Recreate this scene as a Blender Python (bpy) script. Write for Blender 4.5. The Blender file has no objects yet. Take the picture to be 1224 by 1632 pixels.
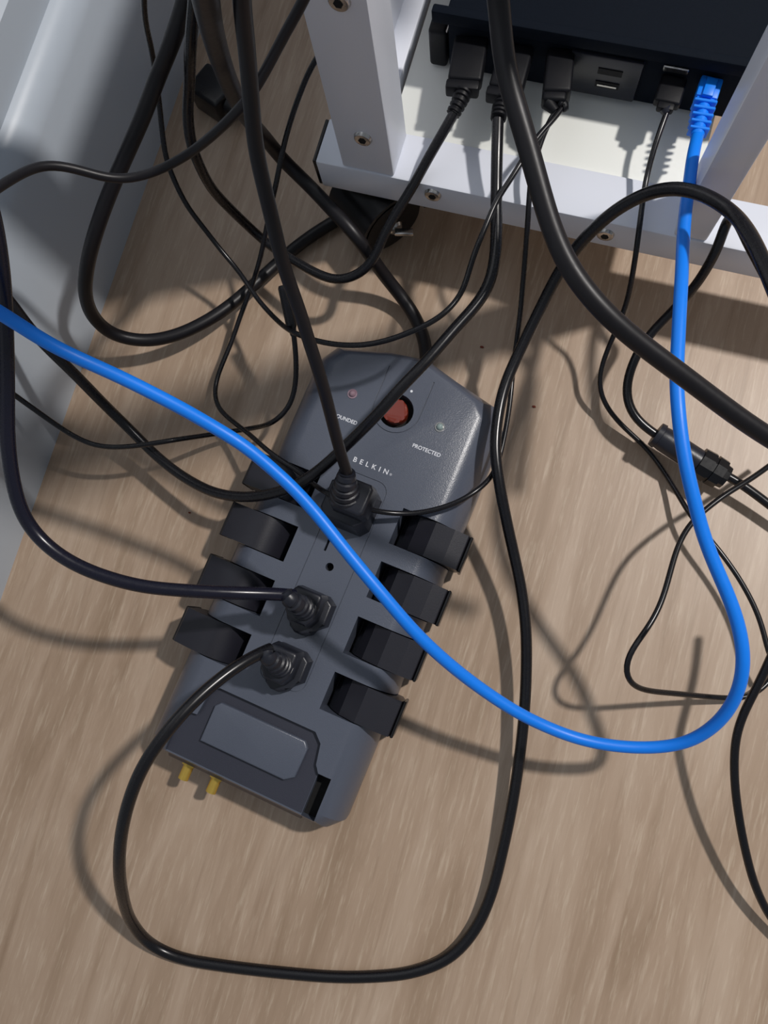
import bpy, bmesh, math, random
from mathutils import Vector, Matrix

# ---------------------------------------------------------------- camera
F, CX, CY, H = 1225.0, 612.0, 816.0, 0.55          # focal length in px (1224x1632), centre, height above floor
ND = Vector((128.0, -194.0, -F)).normalized()       # straight down, in camera coordinates
def ray_cam(px, py): return Vector((px-CX, -(py-CY), -F))
def fl(px, py, z=0.0):
    r = ray_cam(px, py); return r*((H-z)/r.dot(ND))
zc = -ND
yc = (fl(265, 205)-fl(0, 960)).normalized(); xc = yc.cross(zc)
R = Matrix((xc, yc, zc))                            # camera -> world rotation (world y runs along the wall)
def P(px, py, z=0.0):
    w = R @ fl(px, py, z); return Vector((w.x, w.y, w.z+H))
cam_d = bpy.data.cameras.new('camera'); cam = bpy.data.objects.new('camera', cam_d)
bpy.context.scene.collection.objects.link(cam)
cam.matrix_world = Matrix.Translation((0, 0, H)) @ R.to_4x4()
cam_d.sensor_fit = 'VERTICAL'; cam_d.sensor_height = 36.0; cam_d.lens = F/1632*36.0
cam_d.clip_start = 0.01
bpy.context.scene.camera = cam
# ---------------------------------------------------------------- light
world = bpy.data.worlds.new('World'); bpy.context.scene.world = world
world.use_nodes = True
world.node_tree.nodes['Background'].inputs[0].default_value = (0.84, 0.91, 1.0, 1)
world.node_tree.nodes['Background'].inputs[1].default_value = 0.20
LAMP = P(2880, -90, 0.0); LAMP.z = 1.6
ld = bpy.data.lights.new('room_lamp', 'POINT'); ld.energy = 90; ld.color = (1.0, 0.955, 0.915); ld.shadow_soft_size = 0.045
lo = bpy.data.objects.new('room_lamp', ld); lo.location = LAMP; bpy.context.scene.collection.objects.link(lo)
vs = bpy.context.scene.view_settings
vs.view_transform = 'Standard'; vs.look = 'None'; vs.exposure = 0.0; vs.gamma = 1.0; vs.use_curve_mapping = False

# ---------------------------------------------------------------- helpers
COL = bpy.context.scene.collection
def srgb(r, g, b):
    f = lambda c: (c/255/12.92) if c/255 <= .04045 else ((c/255+.055)/1.055)**2.4
    return (f(r), f(g), f(b), 1)
def mat(name, col, rough=.5, metal=0.0, bump=0.0, bscale=400, var=0.0, trans=0.0, coat=0.0, spec=.5):
    m = bpy.data.materials.new(name); m.use_nodes = True; nt = m.node_tree
    b = nt.nodes['Principled BSDF']
    b.inputs['Base Color'].default_value = col; b.inputs['Roughness'].default_value = rough; b.inputs['Metallic'].default_value = metal
    b.inputs['Transmission Weight'].default_value = trans
    b.inputs['Coat Weight'].default_value = coat
    b.inputs['Specular IOR Level'].default_value = spec
    tc = nt.nodes.new('ShaderNodeTexCoord'); n = nt.nodes.new('ShaderNodeTexNoise'); n.inputs['Scale'].default_value = bscale
    nt.links.new(tc.outputs['Object'], n.inputs['Vector'])
    if bump:
        bp = nt.nodes.new('ShaderNodeBump'); bp.inputs['Strength'].default_value = bump; bp.inputs['Distance'].default_value = .0004
        nt.links.new(n.outputs['Fac'], bp.inputs['Height']); nt.links.new(bp.outputs['Normal'], b.inputs['Normal'])
    mr = nt.nodes.new('ShaderNodeMapRange'); mr.inputs['To Min'].default_value = max(rough-.06, 0); mr.inputs['To Max'].default_value = min(rough+.06, 1)
    nt.links.new(n.outputs['Fac'], mr.inputs['Value']); nt.links.new(mr.outputs['Result'], b.inputs['Roughness'])
    return m
M = {}
M['body'] = mat('grey_plastic', srgb(84, 90, 104), .31, bump=.28, bscale=1500, spec=.75)
M['navy'] = mat('dark_navy_plastic', srgb(52, 54, 66), .45, bump=.15, bscale=1500)
M['pivot'] = mat('black_plastic', srgb(34, 34, 42), .34, bump=.1, bscale=1500)
M['plug'] = mat('charcoal_plastic', srgb(32, 34, 43), .36, bump=.15, bscale=1500)
M['cord'] = mat('black_vinyl', srgb(16, 15, 19), .27)
M['cord_navy'] = mat('blue_black_vinyl', srgb(20, 20, 36), .27)
M['cord_grey'] = mat('dark_grey_vinyl', srgb(20, 18, 22), .42, spec=.4)
M['blue'] = mat('blue_vinyl', srgb(6, 132, 252), .42)
M['white'] = mat('white_powder_coat', srgb(232, 236, 246), .35, bump=.05)
M['panel'] = mat('off_white_laminate', srgb(236, 238, 232), .5)
M['device'] = mat('dark_case', srgb(12, 19, 29), .8, bump=.1, bscale=1200, spec=.12)
M['dplug'] = mat('black_plug_plastic', srgb(13, 14, 19), .5, bump=.1, spec=.25)
M['black'] = mat('deep_black_plastic', srgb(14, 14, 17), .3)
M['hole'] = mat('socket_black', srgb(6, 6, 7), .8)
M['steel'] = mat('steel', srgb(200, 198, 195), .25, 1.0)
M['gold'] = mat('brass', srgb(232, 196, 96), .38, .85)
M['red'] = mat('amber_button', srgb(124, 46, 30), .22, coat=.5)
M['led'] = mat('clear_led', srgb(150, 168, 166), .06, coat=.8)
M['ledr'] = mat('pinkish_led', srgb(150, 122, 134), .06, coat=.8)
M['ink'] = mat('white_ink', srgb(240, 242, 248), .6)
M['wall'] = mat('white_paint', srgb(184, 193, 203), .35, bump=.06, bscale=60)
M['crumb'] = mat('crumb', srgb(120, 50, 30), .8)

def wood():
    m = bpy.data.materials.new('oak_laminate'); m.use_nodes = True; nt = m.node_tree; N = nt.nodes; L = nt.links
    b = N['Principled BSDF']; tc = N.new('ShaderNodeTexCoord')
    def noise(sx, sy, sc, det, rough=.6, dist=0):
        mp = N.new('ShaderNodeMapping'); mp.inputs['Scale'].default_value = (sx, sy, 1); L.new(tc.outputs['Object'], mp.inputs[0])
        n = N.new('ShaderNodeTexNoise'); n.inputs['Scale'].default_value = sc; n.inputs['Detail'].default_value = det
        n.inputs['Roughness'].default_value = rough; n.inputs['Distortion'].default_value = dist; L.new(mp.outputs[0], n.inputs['Vector']); return n
    def ramp(src, stops):
        r = N.new('ShaderNodeValToRGB'); e = r.color_ramp.elements
        e[0].position, e[0].color = stops[0]; e[1].position, e[1].color = stops[-1]
        for p, c in stops[1:-1]:
            q = e.new(p); q.color = c
        L.new(src, r.inputs[0]); return r
    def mix(kind, fac, a, c):
        x = N.new('ShaderNodeMix'); x.data_type = 'RGBA'; x.blend_type = kind
        if isinstance(fac, float): x.inputs[0].default_value = fac
        else: L.new(fac, x.inputs[0])
        L.new(a, x.inputs[6]); L.new(c, x.inputs[7]) if not isinstance(c, tuple) else setattr(x.inputs[7], 'default_value', c)
        return x.outputs[2]
    g = noise(1, .11, 30, 6, .6, 1.0)                    # broad figure
    base = ramp(g.outputs['Fac'], [(.30, srgb(158, 134, 111)), (.5, srgb(177, 153, 131)), (.72, srgb(194, 172, 151))])
    f = noise(1, .075, 330, 4, .7)                     # fine light pores
    fr = ramp(f.outputs['Fac'], [(.52, (0, 0, 0, 1)), (.80, (.8, .8, .8, 1))])
    c1 = mix('MIX', fr.outputs[0], base.outputs[0], srgb(212, 194, 172))
    d = noise(1, .05, 150, 3, .6)
    dr = ramp(d.outputs['Fac'], [(.30, (1, 1, 1, 1)), (.46, (0, 0, 0, 1))])
    dm = N.new('ShaderNodeMath'); dm.operation = 'MULTIPLY'; dm.inputs[1].default_value = .35; L.new(dr.outputs[0], dm.inputs[0])
    c2 = mix('MIX', dm.outputs[0], c1, srgb(142, 117, 95))
    L.new(c2, b.inputs['Base Color'])
    b.inputs['Roughness'].default_value = .42
    bp = N.new('ShaderNodeBump'); bp.inputs['Strength'].default_value = .25; bp.inputs['Distance'].default_value = .0003
    L.new(f.outputs['Fac'], bp.inputs['Height']); L.new(bp.outputs[0], b.inputs['Normal'])
    return m
M['wood'] = wood()

def empty(name, loc, label, cat, group=None, rz=0.0):
    o = bpy.data.objects.new(name, None); o.location = loc; o.rotation_euler = (0, 0, rz); COL.objects.link(o)
    o.empty_display_size = .02
    o['label'] = label; o['category'] = cat
    if group: o['group'] = group
    return o
def finish(name, bm, m, parent=None, smooth=True, angle=38, local=False, label=None):
    """link a bmesh as one object; vertices are in world space unless local"""
    if parent is not None and not local:
        w = Matrix(); q = parent
        while q is not None:
            w = Matrix.Translation(q.location) @ q.rotation_euler.to_matrix().to_4x4() @ w; q = q.parent
        inv = w.inverted()
        bm.transform(inv)
    bmesh.ops.recalc_face_normals(bm, faces=bm.faces)
    me = bpy.data.meshes.new(name); bm.to_mesh(me); bm.free()
    if smooth:
        me.polygons.foreach_set('use_smooth', [True]*len(me.polygons))
        me.set_sharp_from_angle(angle=math.radians(angle))
    me.materials.append(m)
    o = bpy.data.objects.new(name, me); COL.objects.link(o)
    if parent is not None: o.parent = parent
    if label: o['label'] = label
    return o
def tag(o, label, cat, group=None):
    o['label'] = label; o['category'] = cat
    if group: o['group'] = group
    return o
def add_box(bm, lo, hi, bev=0.0, seg=2, mtx=None):
    r = bmesh.ops.create_cube(bm, size=1.0); vs_ = r['verts']
    for v in vs_:
        v.co = Vector([(lo[i]+hi[i])/2 + v.co[i]*(hi[i]-lo[i]) for i in range(3)])
    if bev:
        es = list({e for v in vs_ for e in v.link_edges})
        r2 = bmesh.ops.bevel(bm, geom=es, offset=bev, segments=seg, affect='EDGES', profile=.5)
        vs_ = list({v for f in r2['faces'] for v in f.verts} | {v for v in vs_ if v.is_valid})
        allv = set(vs_); 
        for v in list(allv):
            for e in v.link_edges: allv.add(e.other_vert(v))
        vs_ = list(allv)
    if mtx is not None: bmesh.ops.transform(bm, matrix=mtx, verts=vs_)
    return vs_
def add_prism(bm, pts, z0, z1, top=None, bev=0.0, mtx=None):
    """polygon extruded in z; top = scale of the top face about its centroid"""
    cx = sum(p[0] for p in pts)/len(pts); cy = sum(p[1] for p in pts)/len(pts); s = top or 1.0
    a = [bm.verts.new((p[0], p[1], z0)) for p in pts]
    b = [bm.verts.new((cx+(p[0]-cx)*s, cy+(p[1]-cy)*s, z1)) for p in pts]
    n = len(pts); fs = [bm.faces.new(a[::-1]), bm.faces.new(b)]
    for i in range(n): fs.append(bm.faces.new((a[i], a[(i+1) % n], b[(i+1) % n], b[i])))
    vs_ = a+b
    if bev:
        es = [e for e in fs[1].edges]
        r2 = bmesh.ops.bevel(bm, geom=es, offset=bev, segments=3, affect='EDGES', profile=.5)
        vs_ = list({v for f in r2['faces'] for v in f.verts} | {v for v in vs_ if v.is_valid})
    if mtx is not None: bmesh.ops.transform(bm, matrix=mtx, verts=vs_)
    return vs_
def add_cyl(bm, c, axis, r, h, seg=24, r2=None):
    q = Vector((0, 0, 1)).rotation_difference(Vector(axis).normalized()).to_matrix().to_4x4()
    m = Matrix.Translation(Vector(c)+Vector(axis).normalized()*h/2) @ q
    return bmesh.ops.create_cone(bm, cap_ends=True, segments=seg, radius1=r, radius2=r if r2 is None else r2, depth=h, matrix=m)['verts']
def spline(pts, step=.003):
    """centripetal Catmull-Rom through pts (Vectors) -> evenly dense list"""
    p = [pts[0]*2-pts[1]] + list(pts) + [pts[-1]*2-pts[-2]]
    out = []
    for i in range(1, len(p)-2):
        p0, p1, p2, p3 = p[i-1:i+3]
        t0 = 0; t1 = t0+max((p1-p0).length, 1e-6)**.5; t2 = t1+max((p2-p1).length, 1e-6)**.5; t3 = t2+max((p3-p2).length, 1e-6)**.5
        n = max(2, int((p2-p1).length/step))
        for k in range(n):
            t = t1+(t2-t1)*k/n
            a1 = p0*((t1-t)/(t1-t0))+p1*((t-t0)/(t1-t0)); a2 = p1*((t2-t)/(t2-t1))+p2*((t-t1)/(t2-t1)); a3 = p2*((t3-t)/(t3-t2))+p3*((t-t2)/(t3-t2))
            b1 = a1*((t2-t)/(t2-t0))+a2*((t-t0)/(t2-t0)); b2 = a2*((t3-t)/(t3-t1))+a3*((t-t1)/(t3-t1))
            out.append(b1*((t2-t)/(t2-t1))+b2*((t-t1)/(t2-t1)))
    out.append(pts[-1].copy())
    return out
def add_tube(bm, path, rad, seg=12, flat=1.0):
    n = len(path); rads = rad if isinstance(rad, list) else [rad]*n
    rings = []; t = (path[1]-path[0]).normalized()
    nrm = t.orthogonal().normalized()
    for i, q in enumerate(path):
        t2 = (path[min(i+1, n-1)]-path[max(i-1, 0)]).normalized()
        nrm = t.rotation_difference(t2) @ nrm; nrm = (nrm-t2*nrm.dot(t2)).normalized(); t = t2
        bn = t.cross(nrm)
        rings.append([bm.verts.new(q+(nrm*math.cos(a)+bn*math.sin(a)*flat)*rads[i]) for a in [2*math.pi*k/seg for k in range(seg)]])
    for i in range(n-1):
        for k in range(seg): bm.faces.new((rings[i][k], rings[i][(k+1) % seg], rings[i+1][(k+1) % seg], rings[i+1][k]))
    bm.faces.new(rings[0][::-1]); bm.faces.new(rings[-1])
def smooth_path(raw, passes=3):
    pts = spline([P(a, b, c/100) for a, b, c in raw])
    for _ in range(passes*3):
        pts = [pts[0]] + [(pts[i-1]+pts[i]*2+pts[i+1])/4 for i in range(1, len(pts)-1)] + [pts[-1]]
    return pts
def cord(raw, d, name, m, parent=None):
    bm = bmesh.new(); add_tube(bm, smooth_path(raw), d/2000, 14)
    return finish(name, bm, m, parent, angle=60)
def base_of(raw):
    pts = [P(a, b, c/100) for a, b, c in raw]; q = min(pts, key=lambda v: v.z); return Vector((q.x, q.y, 0))

# ---------------------------------------------------------------- the room
bm = bmesh.new(); add_box(bm, (-.345, -1.2, -.02), (1.6, 2.2, 0))
o = finish('floor', bm, M['wood'], smooth=False); o['kind'] = 'structure'
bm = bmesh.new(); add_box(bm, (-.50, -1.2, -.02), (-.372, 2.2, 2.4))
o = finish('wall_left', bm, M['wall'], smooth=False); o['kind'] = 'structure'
# tall baseboard: profile in x/z extruded along y
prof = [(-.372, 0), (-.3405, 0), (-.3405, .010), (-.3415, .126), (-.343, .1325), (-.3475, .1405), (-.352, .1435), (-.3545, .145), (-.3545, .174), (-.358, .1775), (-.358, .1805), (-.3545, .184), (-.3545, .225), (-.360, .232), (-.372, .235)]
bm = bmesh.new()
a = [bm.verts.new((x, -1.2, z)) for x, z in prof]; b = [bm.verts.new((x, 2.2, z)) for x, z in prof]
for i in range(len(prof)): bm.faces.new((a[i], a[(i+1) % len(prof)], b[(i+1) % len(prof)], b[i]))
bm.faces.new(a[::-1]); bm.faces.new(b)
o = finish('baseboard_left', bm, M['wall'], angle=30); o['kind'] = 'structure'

# ---------------------------------------------------------------- surge protector
TH = math.radians(6.6)
SO = Vector((-0.09504-0.004*math.cos(TH), 0.00225+0.004*math.sin(TH), 0))
sp = empty('surge_protector', SO, 'dark grey twelve-outlet surge protector lying on the wooden floor under the cords', 'power strip', rz=-TH)
W = .072; V0 = .143
OUT = [(-W, -V0+.008), (-W+.008, -V0), (W-.008, -V0), (W, -V0+.008), (W, .148), (W-.009, .1615), (.030, .169), (.004, .1765), (-.022, .1725), (-W+.009, .1625), (-W, .148)]
def inset(poly, d):
    n = len(poly); out = []
    for i in range(n):
        p0, p1, p2 = Vector(poly[i-1]), Vector(poly[i]), Vector(poly[(i+1) % n])
        e1 = (p1-p0).normalized(); e2 = (p2-p1).normalized()
        n1 = Vector((-e1.y, e1.x)); n2 = Vector((-e2.y, e2.x))
        k = 1+n1.dot(n2); q = p1+(n1+n2)*(d/k); out.append((q.x, q.y))
    return out
def body_loft(bm, z_top=.045):
    rings = []
    for d, z in [(0, .002), (0, .016), (.0004, .0205), (.0014, .0255), (.0030, .0300), (.0052, .0340), (.0080, .0376), (.0112, .0406), (.0145, .0430), (.0175, .0444), (.020, .0450)]:
        # ends are steeper than the long sides
        poly = inset(OUT, d*.42 if d else 0)
        poly = [(math.copysign(max(abs(x)-d*.58, 0), x) if abs(x) > .03 else x, y) for x, y in poly]
        rings.append([bm.verts.new((x, y, z)) for x, y in poly])
    n = len(OUT)
    for a, b in zip(rings, rings[1:]):
        for i in range(n): bm.faces.new((a[i], a[(i+1) % n], b[(i+1) % n], b[i]))
    bm.faces.new(rings[0][::-1]); bm.faces.new(rings[-1])
def rrect(x0, y0, x1, y1, r, k=6):
    pts = []
    for cx, cy, a0 in ((x1-r, y1-r, 0), (x0+r, y1-r, 90), (x0+r, y0+r, 180), (x1-r, y0+r, 270)):
        for i in range(k+1):
            a = math.radians(a0+90*i/k); pts.append((cx+r*math.cos(a), cy+r*math.sin(a)))
    return pts
def circ(cx, cy, r, k=28): return [(cx+r*math.cos(2*math.pi*i/k), cy+r*math.sin(2*math.pi*i/k)) for i in range(k)]
def add_ring(bm, outer, inner, z0, z1):
    n = len(outer)
    A, B = [bm.verts.new((x, y, z0)) for x, y in outer], [bm.verts.new((x, y, z1)) for x, y in outer]
    C, D = [bm.verts.new((x, y, z0)) for x, y in inner], [bm.verts.new((x, y, z1)) for x, y in inner]
    for i in range(n):
        j = (i+1) % n
        bm.faces.new((A[i], A[j], B[j], B[i])); bm.faces.new((C[j], C[i], D[i], D[j]))
        bm.faces.new((B[i], B[j], D[j], D[i])); bm.faces.new((A[j], A[i], C[i], C[j]))
SLOTV = [.0572, .0187, -.0205, -.0593]
REC = [(-.054, -.160), (-.054, -.109), (-.043, -.108), (-.041, -.092), (-.036, -.0865), (.034, -.0865), (.040, -.092), (.0425, -.105), (.046, -.1095), (.055, -.1095), (.055, -.160)]
bm = bmesh.new(); body_loft(bm)
cutters = []
def cutter(fn):
    b2 = bmesh.new(); fn(b2); bmesh.ops.recalc_face_normals(b2, faces=b2.faces)
    me = bpy.data.meshes.new('cut'); b2.to_mesh(me); b2.free(); ob = bpy.data.objects.new('cut', me); COL.objects.link(ob); cutters.append(ob)
for s in (-1, 1):
    for v in SLOTV:
        cutter(lambda b, s=s, v=v: add_box(b, (min(s*.0305, s*.09), v-.0128, .006), (max(s*.0305, s*.09), v+.0128, .06)))
cutter(lambda b: add_prism(b, REC, .0405, .06))
cutter(lambda b: add_box(b, (.0455, -.139, .030), (.0547, -.1098, .06)))
cutter(lambda b: add_ring(b, rrect(-.0164, -.0695, .0164, .0805, .008), rrect(-.0159, -.0690, .0159, .0800, .0075), .0444, .05))
# U shaped groove round the button, open towards the top edge
def ugroove(b):
    w = .00038; outer, inner = [], []
    for i in range(17):
        a = math.pi+math.pi*i/16
        outer.append(((.0165+w)*math.cos(a), .131+(.0165+w)*math.sin(a))); inner.append(((.0165-w)*math.cos(a), .131+(.0165-w)*math.sin(a)))
    outer = [(-.0165-w, .158)]+outer+[(.0165+w, .158)]; inner = [(-.0165+w, .158)]+inner+[(.0165-w, .158)]
    add_prism(b, outer+inner[::-1], .0443, .05)
cutter(ugroove)
cutter(lambda b: add_prism(b, circ(0, .130, .0120), .036, .06))
for dx in (-.0075, .0075):
    cutter(lambda b, dx=dx: add_box(b, (dx-.0008, .0235, .036), (dx+.0008, .0315, .06)))
cutter(lambda b: add_prism(b, circ(0, .0148, .0028, 16), .036, .06))
tmp = finish('tmp', bm, M['body'], angle=30)
for c in cutters:
    md = tmp.modifiers.new('b', 'BOOLEAN'); md.operation = 'DIFFERENCE'; md.object = c; md.solver = 'EXACT'
dg = bpy.context.evaluated_depsgraph_get(); dg.update()
me = bpy.data.meshes.new_from_object(tmp.evaluated_get(dg), depsgraph=dg)
for ob in cutters+[tmp]: bpy.data.objects.remove(ob)
me.polygons.foreach_set('use_smooth', [True]*len(me.polygons)); me.set_sharp_from_angle(angle=math.radians(28))
me.materials.clear(); me.materials.append(M['body'])
me.name = 'housing'; o = bpy.data.objects.new('housing', me); COL.objects.link(o); o.parent = sp
# pivoting outlets
for s in (1, -1):
    for k, v in enumerate(SLOTV):
        bm = bmesh.new()
        if s > 0: pr = [(.0312, .008), (.0325, .020), (.0365, .0305), (.0425, .0385), (.0428, .0392), (.054, .0440), (.0545, .0443), (.068, .0440), (.0775, .0405), (.0780, .0400), (.0795, .0250), (.076, .008)]
        else: pr = [(.0312, .008), (.0335, .022), (.037, .031), (.042, .0380), (.048, .0425), (.055, .0445), (.068, .0440), (.0795, .0405), (.0805, .0395), (.0810, .0250), (.078, .008)]
        A = [bm.verts.new((s*x, v-.0121, z)) for x, z in pr]; B = [bm.verts.new((s*x, v+.0121, z)) for x, z in pr]
        for i in range(len(pr)): bm.faces.new((A[i], A[(i+1) % len(pr)], B[(i+1) % len(pr)], B[i]))
        bm.faces.new(A); bm.faces.new(B[::-1])
        ob = finish('pivot_outlet', bm, M['pivot'], sp, angle=12 if s > 0 else 25, local=True)
        b3 = bmesh.new()     # thin outlet face plate with slots on the outer end
        xo = .0797 if s > 0 else .0812
        add_box(b3, (min(s*(xo-.001), s*(xo+.0012)), v-.0125, .012), (max(s*(xo-.001), s*(xo+.0012)), v+.0125, .0375), .0006, 1)
        fp = finish('outlet_face', b3, M['black'], ob, local=True)
# dark insert at the foot end with its raised grey plate
bm = bmesh.new()
pts = [(-.0537, -.1370), (-.0537, -.1093), (-.0427, -.1083), (-.0407, -.0922), (-.0358, -.0868), (.0338, -.0868), (.0397, -.0922), (.0422, -.105), (.0440, -.1098), (.0452, -.1110), (.0452, -.1370)]
add_prism(bm, pts, .0409, .0411)
vv = [[bm.verts.new((x, y, z)) for y, z in ((-.1366, .0411), (-.1390, .0385), (-.1408, .0340), (-.1436, .0300), (-.1436, .012), (-.1366, .012))] for x in (-.0537, .0452)]
for i in range(6): bm.faces.new((vv[0][i], vv[0][(i+1) % 6], vv[1][(i+1) % 6], vv[1][i]))
bm.faces.new(vv[0]); bm.faces.new(vv[1][::-1])
finish('connector_cover', bm, M['navy'], sp, local=True)
bm = bmesh.new(); add_prism(bm, [(-.0345, -.1225), (.0270, -.1225), (.0330, -.118), (.0335, -.0985), (.0300, -.0945), (-.0310, -.0945), (-.0345, -.098)], .041, .0446, bev=.0012)
finish('cover_plate', bm, M['body'], sp, local=True, label='raised grey plate')
bm = bmesh.new(); add_box(bm, (.0456, -.1388, .0300), (.0546, -.1100, .0306)); finish('latch_pocket', bm, M['hole'], sp, local=True)
for u in (-.040, -.0188):
    bm = bmesh.new(); add_cyl(bm, (u, -.143, .023), (0, -1, 0), .0036, .0125, 20); add_cyl(bm, (u, -.1435, .023), (0, -1, 0), .0050, .0022, 6)
    finish('coaxial_jack', bm, M['gold'], sp, local=True, label='brass threaded coaxial jack')
# button, lights
bm = bmesh.new(); add_cyl(bm, (0, .130, .0355), (0, 0, 1), .0118, .0012, 32); finish('button_well', bm, M['hole'], sp, local=True)
bm = bmesh.new(); add_prism(bm, circ(-.0008, .130, .0087, 36), .0365, .0446, bev=.0012); finish('power_button', bm, M['red'], sp, local=True, label='round reddish brown power button')
for u, mm, lb in ((-.0328, 'ledr', 'pinkish clear indicator light'), (.0320, 'led', 'greenish clear indicator light')):
    bm = bmesh.new(); bmesh.ops.create_uvsphere(bm, u_segments=20, v_segments=12, radius=.0025, matrix=Matrix.Translation((u, .1302, .0452)))
    ob = finish('indicator_light', bm, M[mm], sp, local=True, angle=80, label=lb)
    bm = bmesh.new(); add_ring(bm, circ(u, .1302, .0034, 24), circ(u, .1302, .0025, 24), .0448, .0455); finish('light_bezel', bm, M['steel'] if u > 0 else M['ledr'], ob, local=True)
bm = bmesh.new(); add_prism(bm, circ(.0045, .1465, .0009, 10), .0449, .0452); finish('white_dot', bm, M['ink'], sp, local=True)
# outlet contacts visible in the free middle outlet
bm = bmesh.new()
for dx in (-.0075, .0075): add_box(bm, (dx-.0008, .0235, .0355), (dx+.0008, .0315, .038))
add_cyl(bm, (0, .0148, .0355), (0, 0, 1), .0028, .0025, 16)
finish('socket_contacts', bm, M['hole'], sp, local=True)
def text(s, u, v, cap, spacing, bold, parent=sp, z=.0450, align='CENTER', xscale=1.0):
    cu = bpy.data.curves.new('lettering', 'FONT'); cu.body = s; cu.size = cap/.7; cu.space_character = spacing; cu.align_x = align; cu.extrude = .00006
    cu.offset = bold*cap
    ob = bpy.data.objects.new('t', cu); COL.objects.link(ob); dg = bpy.context.evaluated_depsgraph_get(); dg.update()
    me = bpy.data.meshes.new_from_object(ob.evaluated_get(dg), depsgraph=dg); bpy.data.objects.remove(ob)
    me.transform(Matrix.Translation((u, v, z)) @ Matrix.Diagonal((xscale, 1, 1, 1)))
    me.materials.clear(); me.materials.append(M['ink'])
    o = bpy.data.objects.new('lettering', me); COL.objects.link(o); o.parent = parent; return o
text('BELKIN', -.0012, .0868, .0034, 1.85, .016, z=.04505)
text('®', .0137, .0870, .0015, 1.0, 0, z=.04505)
text('GROUNDED', -.0318, .1108, .0026, 1.0, .02, xscale=.98)
text('PROTECTED', .0298, .1108, .0026, 1.0, .02, xscale=.98)

# ---------------------------------------------------------------- white cart
FY = .270
def on_plane(px, py, axis, val):
    r = R @ ray_cam(px, py); t = (val-(H if axis == 2 else 0))/r[axis]; return Vector((0, 0, H))+r*t
cart = empty('shelf_cart', (-.03, .33, 0), 'white metal shelf cart with bolted legs standing over the floor', 'cart')
ZB, ZT = .063, .091
bm = bmesh.new(); add_box(bm, (-.176, FY, ZB), (.62, FY+.033, ZT), .0016); finish('front_rail', bm, M['white'], cart)
bm = bmesh.new(); add_box(bm, (-.1785, FY+.0008, ZB+.0008), (-.176, FY+.0322, ZT-.0008), .0008); finish('end_cap', bm, M['black'], cart, label='black plastic end cap')
bm = bmesh.new(); add_box(bm, (-.157, FY+.001, ZT), (-.1215, FY+.0315, .80), .0014); legL = finish('leg', bm, M['white'], cart)
bm = bmesh.new(); add_box(bm, (.0590, FY+.001, ZT), (.0790, FY+.0315, .80), .0014); legR = finish('leg', bm, M['white'], cart)
bm = bmesh.new(); add_box(bm, (-.1345, FY+.033, .073), (.0665, .66, .087), .0008); finish('shelf_panel', bm, M['panel'], cart, label='off-white shelf board')
bm = bmesh.new(); add_box(bm, (-.176, .625, ZB), (.62, .658, ZT), .0016); finish('rear_rail', bm, M['white'], cart)
bm = bmesh.new(); add_box(bm, (-.1545, FY+.0318, ZT+.0003), (-.1510, .63, .355), .0006); finish('side_panel', bm, M['white'], cart, label='white sheet side panel')
bm = bmesh.new(); add_box(bm, (-.1565, FY+.033, ZB+.002), (-.1375, .626, ZT), .001); finish('side_rail', bm, M['white'], cart)
bm = bmesh.new(); add_box(bm, (-.158, .46, .490), (.092, .80, .505), .001); finish('upper_shelf', bm, M['white'], cart)
def screw(c, r=.0060):
    bm = bmesh.new(); add_prism(bm, circ(0, 0, r, 24), -.0008, .0016, top=.86, bev=.0006)
    bmesh.ops.transform(bm, matrix=Matrix.Translation(c) @ Matrix.Rotation(math.radians(90), 4, 'X'), verts=bm.verts)
    s = finish('bolt', bm, M['steel'], cart)
    bm = bmesh.new(); add_prism(bm, circ(0, 0, r*.42, 6), .0012, .0020)
    bmesh.ops.transform(bm, matrix=Matrix.Translation(c) @ Matrix.Rotation(math.radians(90), 4, 'X'), verts=bm.verts)
    finish('hex_recess', bm, M['hole'], s)
for c in ((-.138, FY+.0005, .126), (-.1357, FY+.0005, .2304), (-.0953, FY-.0005, .082), (.0195, FY-.0005, .078)): screw(c)
# caster under the left end of the rail
bm = bmesh.new()
def hood(x0, x1, cy, r, z0, k=14):
    pts = [(cy-r, z0), ]
    return pts
cc = Vector((-.143, .283, .030))
for sx in (-1, 1):
    # twin wheels turned about 40 degrees
    pass
rot = Matrix.Translation(cc) @ Matrix.Rotation(math.radians(-38), 4, 'Z')
verts = []
for sx in (-.0125, .0125):
    q = Matrix.Rotation(math.radians(90), 4, 'Y')
    r_ = bmesh.ops.create_cone(bm, cap_ends=True, segments=36, radius1=.0265, radius2=.0265, depth=.013, matrix=Matrix.Translation((sx, 0, -.0033)) @ q); verts += r_['verts']
es = [e for e in bm.edges if e.calc_face_angle(0) > 1.0]
bmesh.ops.bevel(bm, geom=es, offset=.003, segments=3, affect='EDGES')
bmesh.ops.transform(bm, matrix=rot, verts=bm.verts)
wh = finish('caster_wheel', bm, M['black'], cart, label='black twin caster wheel')
bm = bmesh.new(); A, B = [], []
for i in range(15):
    a = math.radians(-10+200*i/14); A.append((math.cos(a)*.0295, math.sin(a)*.0295+.0005))
pr = A+[(x*.9, z*.9) for x, z in A[::-1]]
L_ = [bm.verts.new((-.0215, y, z)) for y, z in pr]; R_ = [bm.verts.new((.0215, y, z)) for y, z in pr]
for i in range(len(pr)): bm.faces.new((L_[i], L_[(i+1) % len(pr)], R_[(i+1) % len(pr)], R_[i]))
bm.faces.new(L_); bm.faces.new(R_[::-1])
bmesh.ops.transform(bm, matrix=rot, verts=bm.verts)
add_cyl(bm, cc+Vector((0, 0, .028)), (0, 0, 1), .009, ZB-.058+.0002, 20)
hd = finish('caster_hood', bm, M['black'], cart)
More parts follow.
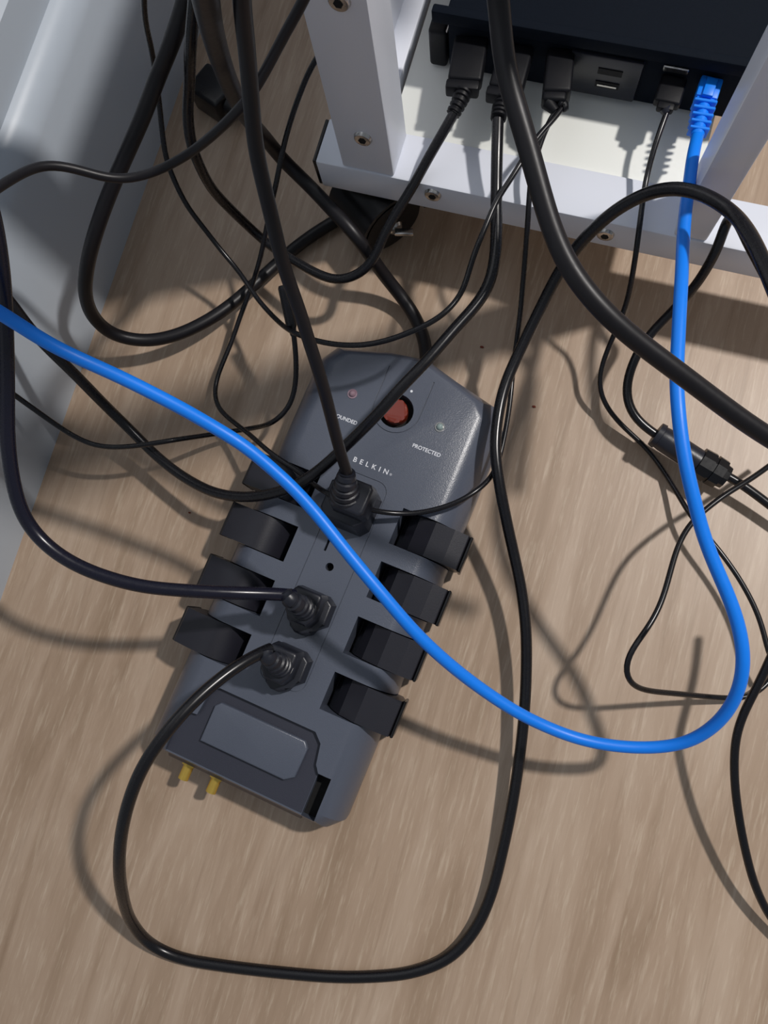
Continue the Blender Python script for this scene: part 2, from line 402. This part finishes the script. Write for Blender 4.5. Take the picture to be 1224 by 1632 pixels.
bm = bmesh.new(); add_cyl(bm, (.0215, 0, -.003), (1, 0, 0), .006, .002, 20, .0045); bmesh.ops.transform(bm, matrix=rot, verts=bm.verts)
finish('axle_cap', bm, M['steel'], wh)
mt = Matrix.Translation(P(644, 369, .034)) @ Matrix.Rotation(math.radians(12), 4, 'Z')
bm = bmesh.new(); add_box(bm, (-.0070, -.0024, -.0030), (.0070, .0024, .0006), .0008, 2, mt); finish('brake_tab', bm, M['steel'], cart, label='shiny steel tab of the caster')

# ---------------------------------------------------------------- black computer box on the shelf
DY = .355; DZ0, DZ1 = .0905, .140
dev = empty('mini_computer', (-.02, .42, .087), 'black mini computer with cables plugged in its back on the white shelf', 'computer')
bm = bmesh.new(); add_box(bm, (-.108, DY, DZ0), (.088, .56, DZ1), .002, 2)
# recessed back: a lip above the ports
add_box(bm, (-.117, DY-.004, DZ1-.009), (.088, DY+.002, DZ1), .0012, 2)
finish('case', bm, M['device'], dev)
for x in (-.105, .075):
    for y in (.37, .545):
        bm = bmesh.new(); add_cyl(bm, (x, y, .087), (0, 0, 1), .005, .004, 16); finish('foot', bm, M['black'], dev)
bm = bmesh.new(); add_box(bm, (-.030, DY-.0025, .0925), (.014, DY+.001, .126), .0012, 2); pb = finish('port_block', bm, M['plug'], dev)
bm = bmesh.new()
for zz in (.102, .113): add_box(bm, (-.012, DY-.0032, zz), (.003, DY-.0020, zz+.0045))
finish('usb_port', bm, M['hole'], pb)
bm = bmesh.new(); add_box(bm, (-.0105, DY-.0038, .1035), (.0015, DY-.0026, .1048)); finish('usb_tongue', bm, M['steel'], pb)
bm = bmesh.new(); add_box(bm, (.025, DY-.0015, .122), (.040, DY+.001, .1265), .0006, 1); finish('port_slot', bm, M['steel'], dev)
# stubby plug at the left end
t = empty('power_adapter_plug', (-.108, .345, .087), 'short black plug at the left end of the computer back', 'plug')
bm = bmesh.new(); add_box(bm, (-.1215, .3555, .0885), (-.1095, .3720, .119), .0025, 3); finish('plug_body', bm, M['dplug'], t)
bm = bmesh.new(); add_box(bm, (-.1097, .3560, .1190), (-.1083, .3700, .1196), .0005, 1); finish('metal_edge', bm, M['steel'], t)

# ---------------------------------------------------------------- cables
def ribs(path, r0, r1, n):
    """strain relief along path: alternating radii"""
    out, rr = [], []; m = len(path)
    for i, q in enumerate(path):
        f = i/(m-1); r = r0+(r1-r0)*f; k = (f*n) % 1
        out.append(q); rr.append(r*(1.0 if k < .62 else .80))
    return out, rr
def sr(parent, path, r0, r1, n, m, name='strain_relief', flat=1.0):
    bm = bmesh.new(); p, r = ribs(spline(path, .0006), r0, r1, n); add_tube(bm, p, r, 18, flat); return finish(name, bm, m, parent, angle=30)

# HDMI cable from the left port
rawB = [(725, 178, 11.7), (709, 206, 11.3), (683, 251, 10.2), (654, 304, 9), (631, 340, 8.2), (611, 375, 7.4), (603, 398, 6.8), (590, 422, 6.2), (568, 439, 5.6), (540, 447, 5.2), (509, 438, 5), (473, 418, 4.6), (446, 402, 4.3), (421, 384, 4.2), (395, 360, 5.5), (366, 332, 7.5), (337, 300, 10), (317, 262, 12.5), (304, 226, 14.5), (299, 183, 16), (302, 131, 18), (304, 65, 21), (310, 0, 23), (312, -60, 25)]
t = empty('video_cable', base_of(rawB), 'black video cable plugged in left of the computer, looping low past the caster', 'cable')
cord(rawB, 6.6, 'cord', M['cord'], t)
def hdmi(t, x, z=.118, tx=0.0, y0=DY-.001, y1=.318):
    mt = Matrix.Translation((x, 0, 0)) @ Matrix.Translation((0, DY, 0)) @ Matrix.Rotation(tx, 4, 'Z') @ Matrix.Translation((0, -DY, 0))
    bm = bmesh.new(); add_box(bm, (-.0105, y1+.006, z-.0055), (.0105, y0, z+.0055), .002, 3, mt); add_box(bm, (-.0112, y1, z-.0048), (.0095, y1+.0065, z+.0048), .0015, 2, mt)
    finish('plug', bm, M['dplug'], t)
    return mt @ Vector((0, y1, z))
e = hdmi(t, -.0925, tx=.12)
sr(t, [e+Vector((0, .001, 0)), (e+P(725, 178, 11.7/100))/2, P(722, 182, 11.6/100)], .0058, .0045, 5, M['dplug'])

# second video cable: crosses the surge protector and runs off to the left
rawJ = [(794, 183, 11.8), (792, 248, 11.3), (791, 313, 10.6), (791, 379, 10.3), (788, 421, 10.2), (777, 460, 10), (756, 490, 10), (729, 519, 10), (679, 577, 10), (640, 617, 9.8), (600, 662, 9.2), (564, 698, 8.2), (532, 729, 7.2), (505, 752, 6.8), (479, 770, 6.8), (446, 784, 6.2), (413, 791, 5.4), (381, 792, 5), (341, 785, 4.4), (309, 770, 3.8), (279, 751, 3.5), (242, 720, 3.5), (209, 686, 4.2), (183, 661, 5), (150, 628, 6.8), (120, 597, 8.5), (90, 568, 10), (65, 543, 11), (42, 517, 12), (23, 490, 13), (0, 462, 14), (-30, 425, 15)]
t = empty('video_cable', base_of(rawJ), 'black video cable from beside the thick cord across the surge protector to the far left', 'cable')
cord(rawJ, 7.3, 'cord', M['cord'], t)
e = hdmi(t, -.0635, tx=.02)
sr(t, [e+Vector((0, .001, 0)), (e+P(794, 183, .118))/2, P(794, 190, .118)], .0058, .0048, 5, M['dplug'])

# thin pair of leads from the third plug
rawH = [(886, 176, 11.9), (872, 199, 11.5), (856, 245, 11), (846, 281, 10.5), (843, 326, 10), (840, 370, 9), (834, 444, 7), (828, 509, 6), (823, 548, 5), (817, 595, 4.2), (813, 640, 4.1), (803, 700, 4.3), (787, 755, 4.6), (760, 782, 5.3), (728, 801, 5.4), (679, 816, 5.4), (640, 819, 5.6), (600, 815, 6.2), (572, 807, 7.2), (548, 798, 7.6), (525, 788, 7.4), (500, 772, 5.9), (480, 754, 4.9), (450, 735, 4.9), (431, 722, 4.9), (395, 690, 3.6), (365, 667, 2.5), (346, 647, 2), (342, 618, 1.6), (352, 585, 1.8), (369, 546, 2), (383, 504, 2.5), (398, 465, 3.2), (414, 415, 5), (421, 383, 6), (432, 327, 8), (440, 294, 9.3), (446, 261, 10), (453, 229, 10.5), (466, 183, 12), (479, 147, 13), (492, 114, 14), (510, 84, 14.8), (530, 55, 15.5), (552, 20, 16)]
t = empty('thin_lead', base_of(rawH), 'thin black lead looping over the upper plug and up behind the cart leg', 'cable')
cord(rawH, 3.5, 'cord', M['cord'], t)
rawG = [(896, 172, 11.9), (878, 196, 12), (860, 212, 12), (845, 236, 12), (827, 264, 11.9), (814, 287, 11.8), (794, 313, 11.5), (775, 359, 11.3), (758, 398, 11), (748, 428, 10.8), (741, 457, 10.6), (725, 483, 10.8), (700, 507, 10.8), (659, 527, 10.6), (620, 542, 10.3), (581, 550, 10), (542, 550, 9.4), (503, 543, 8.8), (470, 531, 8.0), (441, 510, 5.8), (411, 477, 4.8), (391, 448, 4.6), (382, 434, 4.6), (353, 400, 5.3), (327, 366, 6.4), (297, 327, 8), (278, 288, 9.5), (265, 255, 10.5), (257, 196, 12), (252, 148, 13.5), (242, 82, 16), (231, 33, 18.5), (229, 0, 20), (230, -50, 22)]
t = empty('thin_lead', base_of(rawG), 'thin black lead sweeping left past the surge protector top to the baseboard', 'cable')
cord(rawG, 3.5, 'cord', M['cord'], t)
bm = bmesh.new()
mt = Matrix.Translation((-.0365, DY, 0)) @ Matrix.Rotation(.16, 4, 'Z')
add_box(bm, (-.0085, -.029, .1115), (.0085, .000, .1255), .0022, 3, mt); add_box(bm, (-.0085, -.034, .113), (.0060, -.027, .124), .0022, 3, mt)
pl = finish('plug', bm, M['dplug'], t)
a_ = mt @ Vector((-.0045, -.033, .119)); b_ = P(886, 178, .119)
sr(t, [a_, (a_+b_)/2, b_], .0042, .0026, 6, M['dplug'])
a_ = mt @ Vector((.002, -.033, .119)); b_ = P(893, 174, .119)
sr(t, [a_+Vector((.001, 0, 0)), (a_+b_)/2+Vector((.0028, 0, 0)), b_+Vector((.001, .001, 0))], .0042, .0026, 6, M['dplug'])

# usb lead at the right
rawM = [(1064, 176, 11.6), (1052, 208, 11.4), (1040, 245, 11), (1030, 284, 10.4), (1023, 330, 10.3), (1017, 378, 9.9), (1009, 433, 8.2), (997, 488, 6), (981, 528, 4.5), (963, 571, 3), (955, 602, 2.4), (958, 630, 1.8), (971, 655, 1.3), (993, 680, .9), (1019, 703, .6), (1043, 729, .35), (1059, 753, .5), (1080, 787, 1.1), (1101, 822, 1.8), (1125, 852, 2.2), (1146, 877, 2.3), (1175, 917, 2.3), (1190, 942, 2.3), (1209, 981, 2.3), (1219, 1015, 2.3), (1226, 1045, 2.3), (1245, 1080, 2.3)]
t = empty('usb_cable', base_of(rawM), 'thin black lead with a rectangular plug dropping right of the computer ports', 'cable')
cord(rawM, 3.5, 'cord', M['cord'], t)
bm = bmesh.new(); mt = Matrix.Translation((.0335, DY, 0)) @ Matrix.Rotation(-.04, 4, 'Z')
add_box(bm, (-.0078, -.019, .1135), (.0078, -.001, .1205), .0016, 3, mt); add_box(bm, (-.0050, -.023, .1145), (.0050, -.017, .1195), .0012, 2, mt)
finish('plug', bm, M['dplug'], t)
a_ = mt @ Vector((0, -.021, .117)); b_ = P(1063, 180, .116); sr(t, [a_, (a_+b_)/2, b_], .0036, .0026, 4, M['plug'])

# blue network cable
rawE = [(1112, 215, 12), (1104, 250, 12.6), (1099, 290, 13.0), (1093, 330, 13.2), (1089, 380, 13.4), (1087, 430, 14.3), (1083, 500, 15), (1080, 560, 15.3), (1078, 600, 15.5), (1080, 640, 15.6), (1086, 700, 15.4), (1097, 760, 15), (1107, 800, 14.6), (1120, 850, 14), (1139, 900, 13.5), (1161, 950, 13), (1178, 1000, 12.5), (1185, 1050, 12), (1177, 1100, 11), (1148, 1148, 9.5), (1100, 1181, 8), (1050, 1191, 7.2), (980, 1189, 7), (920, 1177, 7), (870, 1158, 7.3), (822, 1134, 8), (763, 1095, 9), (712, 1055, 10.3), (660, 1006, 11.6), (609, 947, 12.6), (557, 885, 13.2), (506, 821, 13.8), (470, 781, 14.4), (430, 744, 15), (390, 711, 15.8), (340, 680, 16.5), (290, 651, 17), (240, 625, 17.6), (190, 600, 18.2), (130, 573, 19), (80, 549, 20), (40, 524, 21), (0, 498, 22), (-40, 475, 22.8)]
t = empty('network_cable', base_of(rawE), 'bright blue network cable running from the computer in a wide loop over everything', 'cable')
cord(rawE, 7.2, 'cord', M['blue'], t)
bm = bmesh.new(); mt = Matrix.Translation((.0545, DY, 0)) @ Matrix.Rotation(-.05, 4, 'Z')
add_box(bm, (-.0064, -.0135, .1150), (.0064, .000, .1235), .001, 2, mt); add_box(bm, (-.0055, -.017, .1158), (.0055, -.012, .1225), .001, 2, mt)
add_box(bm, (-.0032, -.014, .1225), (.0032, -.002, .1255), .0008, 2, mt)
pl = finish('plug', bm, M['blue'], t)
a_ = mt @ Vector((0, -.015, .1195)); b_ = P(1111, 217, .120)
bm = bmesh.new(); n_ = 5
for i in range(n_):
    f = i/n_; c = a_.lerp(b_, f); dr = (b_-a_).normalized(); w = .0066-.0012*f
    for sx in (-1, 1):
        q = Matrix.Translation(c+dr*.0014) @ Matrix.Rotation(math.atan2(-dr.x, dr.y)+math.pi, 4, 'Z')
        if sx > 0: add_box(bm, (-w, -.0009, -w*.75), (w, .0009, w*.75), .0004, 1, q)
add_tube(bm, [a_.lerp(b_, k/8) for k in range(9)], .0040, 14)
finish('boot', bm, M['blue'], t)

# big cord from above into the uppermost plug
rawC = [(383, -60, 33), (385, 0, 31.5), (392, 65, 30), (398, 131, 28.5), (402, 183, 27.5), (409, 245, 26), (420, 294, 25), (433, 346, 23.8), (444, 395, 22.6), (460, 448, 21), (478, 497, 19.5), (493, 546, 18), (509, 595, 16.5), (524, 650, 14.5), (538, 705, 12.4), (549, 742, 10.8), (554, 756, 10)]
t1 = empty('power_cable', Vector((SO.x, SO.y+.06, .045)), 'thick black cord hanging from the top into the uppermost plug', 'power cord', 'power cords in the surge protector')
cord(rawC, 6.9, 'cord', M['cord_grey'], t1)
def S(u, v, z): # surge protector local (metres) -> world
    return Vector((SO.x, SO.y, 0)) + Matrix.Rotation(-TH, 3, 'Z') @ Vector((u, v, z))
SM = Matrix.Translation((SO.x, SO.y, 0)) @ Matrix.Rotation(-TH, 4, 'Z')
def shield(k=1.0): return [(x*k/1000, y*k/1000) for x, y in [(-13, 11), (-9, 14), (9, 14), (15, 10), (15.5, -5), (10, -9.5), (8, -14), (3, -17), (-3, -17), (-8, -14), (-10, -9.5), (-15.5, -5), (-15, 10)]]
def prongs(t, v):
    bm = bmesh.new()
    for dx in (-.0065, .0065): add_box(bm, (dx-.0008, v+.001, .0385), (dx+.0008, v+.008, .046), 0, 2, SM)
    return finish('prong', bm, M['steel'], t)
# uppermost plug : tall body
bm = bmesh.new(); v = .0585
add_prism(bm, [(x, y+v) for x, y in [(-.019, .010), (-.014, .014), (.011, .014), (.0155, .010), (.0155, -.012), (.011, -.0175), (-.014, -.0175), (-.019, -.012)]], .0451, .070, top=.84, bev=.0015, mtx=SM)
add_prism(bm, [(x+.002, y+v) for x, y in [(-.012, .010), (-.009, .013), (.011, .013), (.0135, .010), (.0135, -.007), (.011, -.010), (-.009, -.010), (-.012, -.007)]], .068, .088, top=.92, bev=.002, mtx=SM)
finish('plug', bm, M['plug'], t1); 
a_ = S(-.001, v+.001, .084); b_ = P(553, 752, .102); sr(t1, [a_, a_.lerp(b_, .5)+Vector((0, 0, .003)), b_], .0105, .0052, 5, M['plug'])
# plug two / three
def lowplug(t, v, du=0.0):
    bm = bmesh.new()
    add_prism(bm, [(x+du, y+v) for x, y in shield(.98)], .0451, .0555, top=.93, bev=.0015, mtx=SM)
    add_prism(bm, [(x*.001+du, y*.001+v) for x, y in [(-12, 11), (-10, 14), (8, 14), (9.5, 12), (9.5, -4), (6, -10), (-6, -10), (-12, -4)]], .054, .0715, top=.9, bev=.002, mtx=SM)
    finish('plug', bm, M['plug'], t)
rawQ = [(-25, 300, 25), (-10, 350, 23.5), (3, 430, 21.5), (8, 500, 20), (11, 600, 18.5), (12, 700, 17), (20, 764, 15.8), (33, 813, 14.8), (52, 846, 14), (82, 876, 13.5), (124, 902, 13), (170, 920, 12.5), (229, 935, 12), (278, 940, 11.5), (327, 943, 11), (370, 945, 10.5), (410, 946, 9.9), (446, 947, 9.2), (470, 949, 8.7)]
t2 = empty('power_cable', S(0, -.017, .045), 'black cord dropping at the far left and ending in the middle plug', 'power cord', 'power cords in the surge protector')
cord(rawQ, 8.0, 'cord', M['cord_navy'], t2); lowplug(t2, -.017)
b_ = P(456, 947, .091); a_ = S(.001, -.016, .066)
sr(t2, [a_, a_.lerp(b_, .35)+Vector((.001, 0, .010)), a_.lerp(b_, .7)+Vector((0, 0, .008)), b_], .0088, .0050, 6, M['plug'])
rawL = [(1250, 500, 20), (1224, 437, 19), (1211, 405, 18.4), (1189, 364, 17.4), (1162, 334, 16.4), (1125, 311, 16.0), (1089, 300, 15.6), (1060, 301, 14.9), (1033, 307, 14.2), (988, 330, 13), (948, 363, 11.5), (917, 397, 10), (893, 430, 8.7), (859, 496, 7), (828, 560, 6.0), (804, 616, 5.6), (794, 661, 5.5), (789, 713, 5.5), (795, 765, 5.2), (806, 824, 4.4), (819, 883, 3.6), (831, 940, 3), (838, 1000, 2.6), (839, 1060, 2.2), (836, 1130, 1.9), (829, 1200, 1.6), (815, 1290, 1.3), (800, 1360, 1), (783, 1425, .8), (757, 1482, .6), (715, 1527, .45), (655, 1550, .4), (600, 1556, .4), (540, 1557, .4), (450, 1550, .4), (350, 1538, .4), (285, 1526, .45), (240, 1505, 1), (210, 1470, 3), (194, 1420, 6.5), (190, 1375, 8.8), (194, 1325, 10.5), (206, 1275, 11.6), (226, 1225, 12.2), (255, 1180, 12.3), (300, 1127, 11.8), (345, 1086, 11), (385, 1057, 10.2), (418, 1039, 9.3), (432, 1034, 8.9)]
t3 = empty('power_cable', base_of(rawL), 'long black cord arching at upper right and looping round below to the lowest plug', 'power cord', 'power cords in the surge protector')
cord(rawL, 7.5, 'cord', M['cord'], t3); lowplug(t3, -.056)
b_ = P(424, 1037, .0925); a_ = S(.001, -.055, .066)
sr(t3, [a_, a_.lerp(b_, .35)+Vector((.001, .001, .010)), a_.lerp(b_, .7)+Vector((0, 0, .008)), b_], .0086, .0048, 6, M['plug'])

# protector's own cord
rawD = [(318, -60, 36), (328, 0, 33), (338, 49, 29), (355, 105, 24.5), (374, 152, 20), (396, 190, 15), (426, 224, 10), (453, 257, 7.6), (492, 295, 6.2), (528, 333, 6.6), (560, 367, 6.4), (588, 404, 5.0), (608, 433, 3.2), (631, 462, 1.8), (654, 492, 1.0), (671, 525, .9), (679, 556, 1.2), (679, 580, 1.6), (678, 600, 1.8)]
t = empty('power_cable', base_of(rawD), 'thick dark cord running down past the caster into the surge protector top end', 'power cord')
cord(rawD, 9.6, 'cord', M['cord_grey'], t)
# thick cord hanging in the loop by the baseboard
rawA = [(305, -60, 23), (296, 0, 21), (271, 75, 19.5), (252, 121, 18), (229, 183, 17), (203, 242, 16), (176, 304, 14.6), (150, 378, 12.6), (138, 430, 10.5), (136, 470, 8.4), (150, 507, 6), (181, 533, 4), (229, 543, 2.9), (278, 535, 2.4), (327, 513, 2), (369, 485, 1.6), (400, 458, 1.2), (431, 430, .9), (463, 401, .7), (496, 376, .6), (524, 358, .6), (545, 346, .6), (562, 338, .6)]
t = tag(cord(rawA, 9.4, 'heavy_cable', M['cord_grey']), 'thickest black cord hanging in a U by the white baseboard', 'cable')
# cord from the top centre across to the left edge
rawEE = [(505, -50, 28), (485, 0, 26.8), (462, 39, 25.8), (443, 75, 25), (426, 108, 24.3), (410, 137, 23.7), (394, 160, 23.2), (376, 180, 22.6), (356, 200, 21.8), (328, 225, 20.6), (292, 251, 19.4), (250, 273, 18.8), (209, 285, 18.8), (170, 284, 19.3), (131, 272, 20), (95, 263, 20.6), (65, 263, 21.2), (33, 277, 22), (0, 297, 23), (-40, 325, 24)]
tag(cord(rawEE, 4.9, 'crossing_cable', M['cord_grey']), 'matt black cord crossing the others near the top and curving to the left edge', 'cable')
# foreground cord from top centre to the right edge
rawK = [(787, -60, 31), (795, 0, 30), (803, 98, 29), (819, 159, 28.5), (838, 220, 28), (855, 282, 27.5), (873, 345, 27), (891, 395, 26.6), (911, 433, 26.3), (942, 474, 26), (978, 512, 25.6), (1021, 548, 25), (1064, 580, 24.5), (1101, 608, 24), (1133, 632, 23.6), (1165, 656, 23.2), (1200, 681, 22.8), (1250, 712, 22.2)]
tag(cord(rawK, 8.3, 'thick_cable', M['cord_grey']), 'thick black cord nearest the camera, passing in front of the computer to the right edge', 'cable')
# lead with barrel end beside the big cord
rawI = [(468, 532, 6.8), (471, 556, 6.2), (472, 585, 5.4), (471, 615, 4.6), (460, 651, 4), (437, 672, 3.8), (398, 683, 1.7), (359, 689, 1.9), (320, 695, 3.2), (278, 701, 4.7), (229, 709, 5.1), (190, 713, 5.1), (150, 710, 5.2), (114, 693, 5.7), (75, 667, 6.8), (49, 648, 7.6), (26, 632, 8.5), (0, 612, 9.8), (-20, 602, 11.5)]
t = empty('thin_lead', base_of(rawI), 'thin black lead with a barrel end, curving to the left edge below the blue cable', 'cable')
cord(rawI, 3.6, 'cord', M['cord'], t)
a_, b_ = P(451, 455, .085), P(468, 535, .067)
bm = bmesh.new(); pth = [a_.lerp(b_, k/20) for k in range(21)]
add_tube(bm, pth, [.0030]+[.0037]*16+[.0029, .0026, .0023, .0020], 16); finish('barrel_end', bm, M['cord'], t)

# right-hand cords
rawPp = [(1262, 500, 14), (1226, 450, 14), (1210, 418, 13.6), (1192, 386, 13), (1176, 352, 12.2), (1163, 340, 11.4), (1156, 357, 10.9), (1147, 388, 10.2), (1131, 420, 9), (1107, 457, 7.3), (1080, 487, 6), (1058, 510, 5), (1033, 536, 4.2), (1014, 566, 3.8), (1001, 600, 3.4), (997, 628, 3), (1004, 654, 2.8), (1020, 675, 2.6), (1043, 691, 2.5), (1060, 702, 2.4), (1090, 721, 2.3), (1125, 742, 2.1), (1157, 757, 1.9), (1191, 778, 1.8), (1224, 803, 1.6), (1260, 830, 1.5)]
t = empty('adapter_cable', base_of(rawPp), 'black cord with an inline cylindrical connector lying near the right edge', 'cable')
cord(rawPp, 6.2, 'cord', M['cord'], t)
def axial(name, p, q, prof, m, t, seg=20, flat=1.0):
    """prof: (fraction, radius) steps along p->q"""
    bm = bmesh.new(); add_tube(bm, [p.lerp(q, f) for f, r in prof], [r for f, r in prof], seg, flat); return finish(name, bm, m, t, angle=35)
a_, b_ = P(1044, 691, .024), P(1122, 742, .022)
cn = axial('connector_barrel', a_, b_, [(0, .0050), (.01, .0086), (.10, .0090), (.11, .0080), (.20, .0084), (.98, .0084), (1, .0075)], M['plug'], t)
a2, b2 = P(1112, 735, .022), P(1158, 762, .021)
axial('connector_cap', a2, b2, [(0, .0080), (.02, .0105), (.40, .0108), (.41, .0095), (.48, .0095), (.49, .0108), (.80, .0104), (.82, .0085), (.98, .0080), (1, .0040)], M['black'], t, 10)
rawO = [(1262, 715, 3.4), (1224, 744, 4), (1191, 767, 4.4), (1159, 786, 4.7), (1127, 810, 4.9), (1101, 834, 5.2), (1085, 859, 5.5), (1074, 890, 5.8), (1066, 920, 6.1), (1057, 952, 6.4), (1042, 986, 6.7), (1018, 1020, 6.9), (998, 1050, 6.9), (994, 1073, 6.7), (1007, 1092, 6), (1029, 1100, 5), (1084, 1106, 3), (1135, 1111, 1.4), (1165, 1113, .9), (1190, 1112, .9), (1215, 1098, .6), (1245, 1060, .4)]
tag(cord(rawO, 3.6, 'thin_cable', M['cord']), 'thin black cord forming a sharp bend inside the blue loop at the right', 'cable')
rawN = [(1270, 960, 7.5), (1245, 1010, 6.6), (1224, 1058, 6), (1205, 1098, 5.6), (1188, 1130, 5.2), (1175, 1165, 4.8), (1170, 1210, 4.2), (1172, 1260, 3.7), (1179, 1310, 3.2), (1189, 1360, 2.6), (1202, 1408, 2), (1222, 1452, 1.4), (1255, 1500, .8)]
tag(cord(rawN, 5.2, 'floor_cable', M['cord']), 'black cord snaking down the lower right edge of the floor', 'cable')

# black adapter in the shade by the baseboard
ad = empty('adapter_plug', P(346, 156, 0), 'small black plastic plug in the shade by the baseboard behind the cords', 'plug')
mt = Matrix.Translation(P(346, 152, .013)) @ Matrix.Rotation(math.radians(-22), 4, 'Z')
bm = bmesh.new(); add_box(bm, (-.017, -.0135, -.013), (.015, .0135, .013), .003, 3, mt); finish('plug_body', bm, M['black'], ad)
bm = bmesh.new(); add_prism(bm, circ(0, 0, .0095, 20), .013, .025, top=.7, bev=.001, mtx=Matrix.Translation(P(346, 152, .013)) @ Matrix.Rotation(math.radians(-22), 4, 'Z') @ Matrix.Rotation(math.radians(90), 4, 'Y'))
finish('neck', bm, M['black'], ad)

# crumbs
random.seed(3)
for i, (px, py, r, lb) in enumerate([(768, 553, .0011, 'tiny reddish crumb on the floor above the surge protector'), (851, 648, .0011, 'tiny reddish crumb on the floor right of the long cord'), (302, 817, .0008, 'tiny dark crumb on the floor left of the outlets')]):
    bm = bmesh.new(); bmesh.ops.create_icosphere(bm, subdivisions=1, radius=r, matrix=Matrix.Translation(P(px, py, r*.6)) @ Matrix.Diagonal((1.5, .9, .6, 1)))
    tag(finish('crumb', bm, M['crumb']), lb, 'crumb')
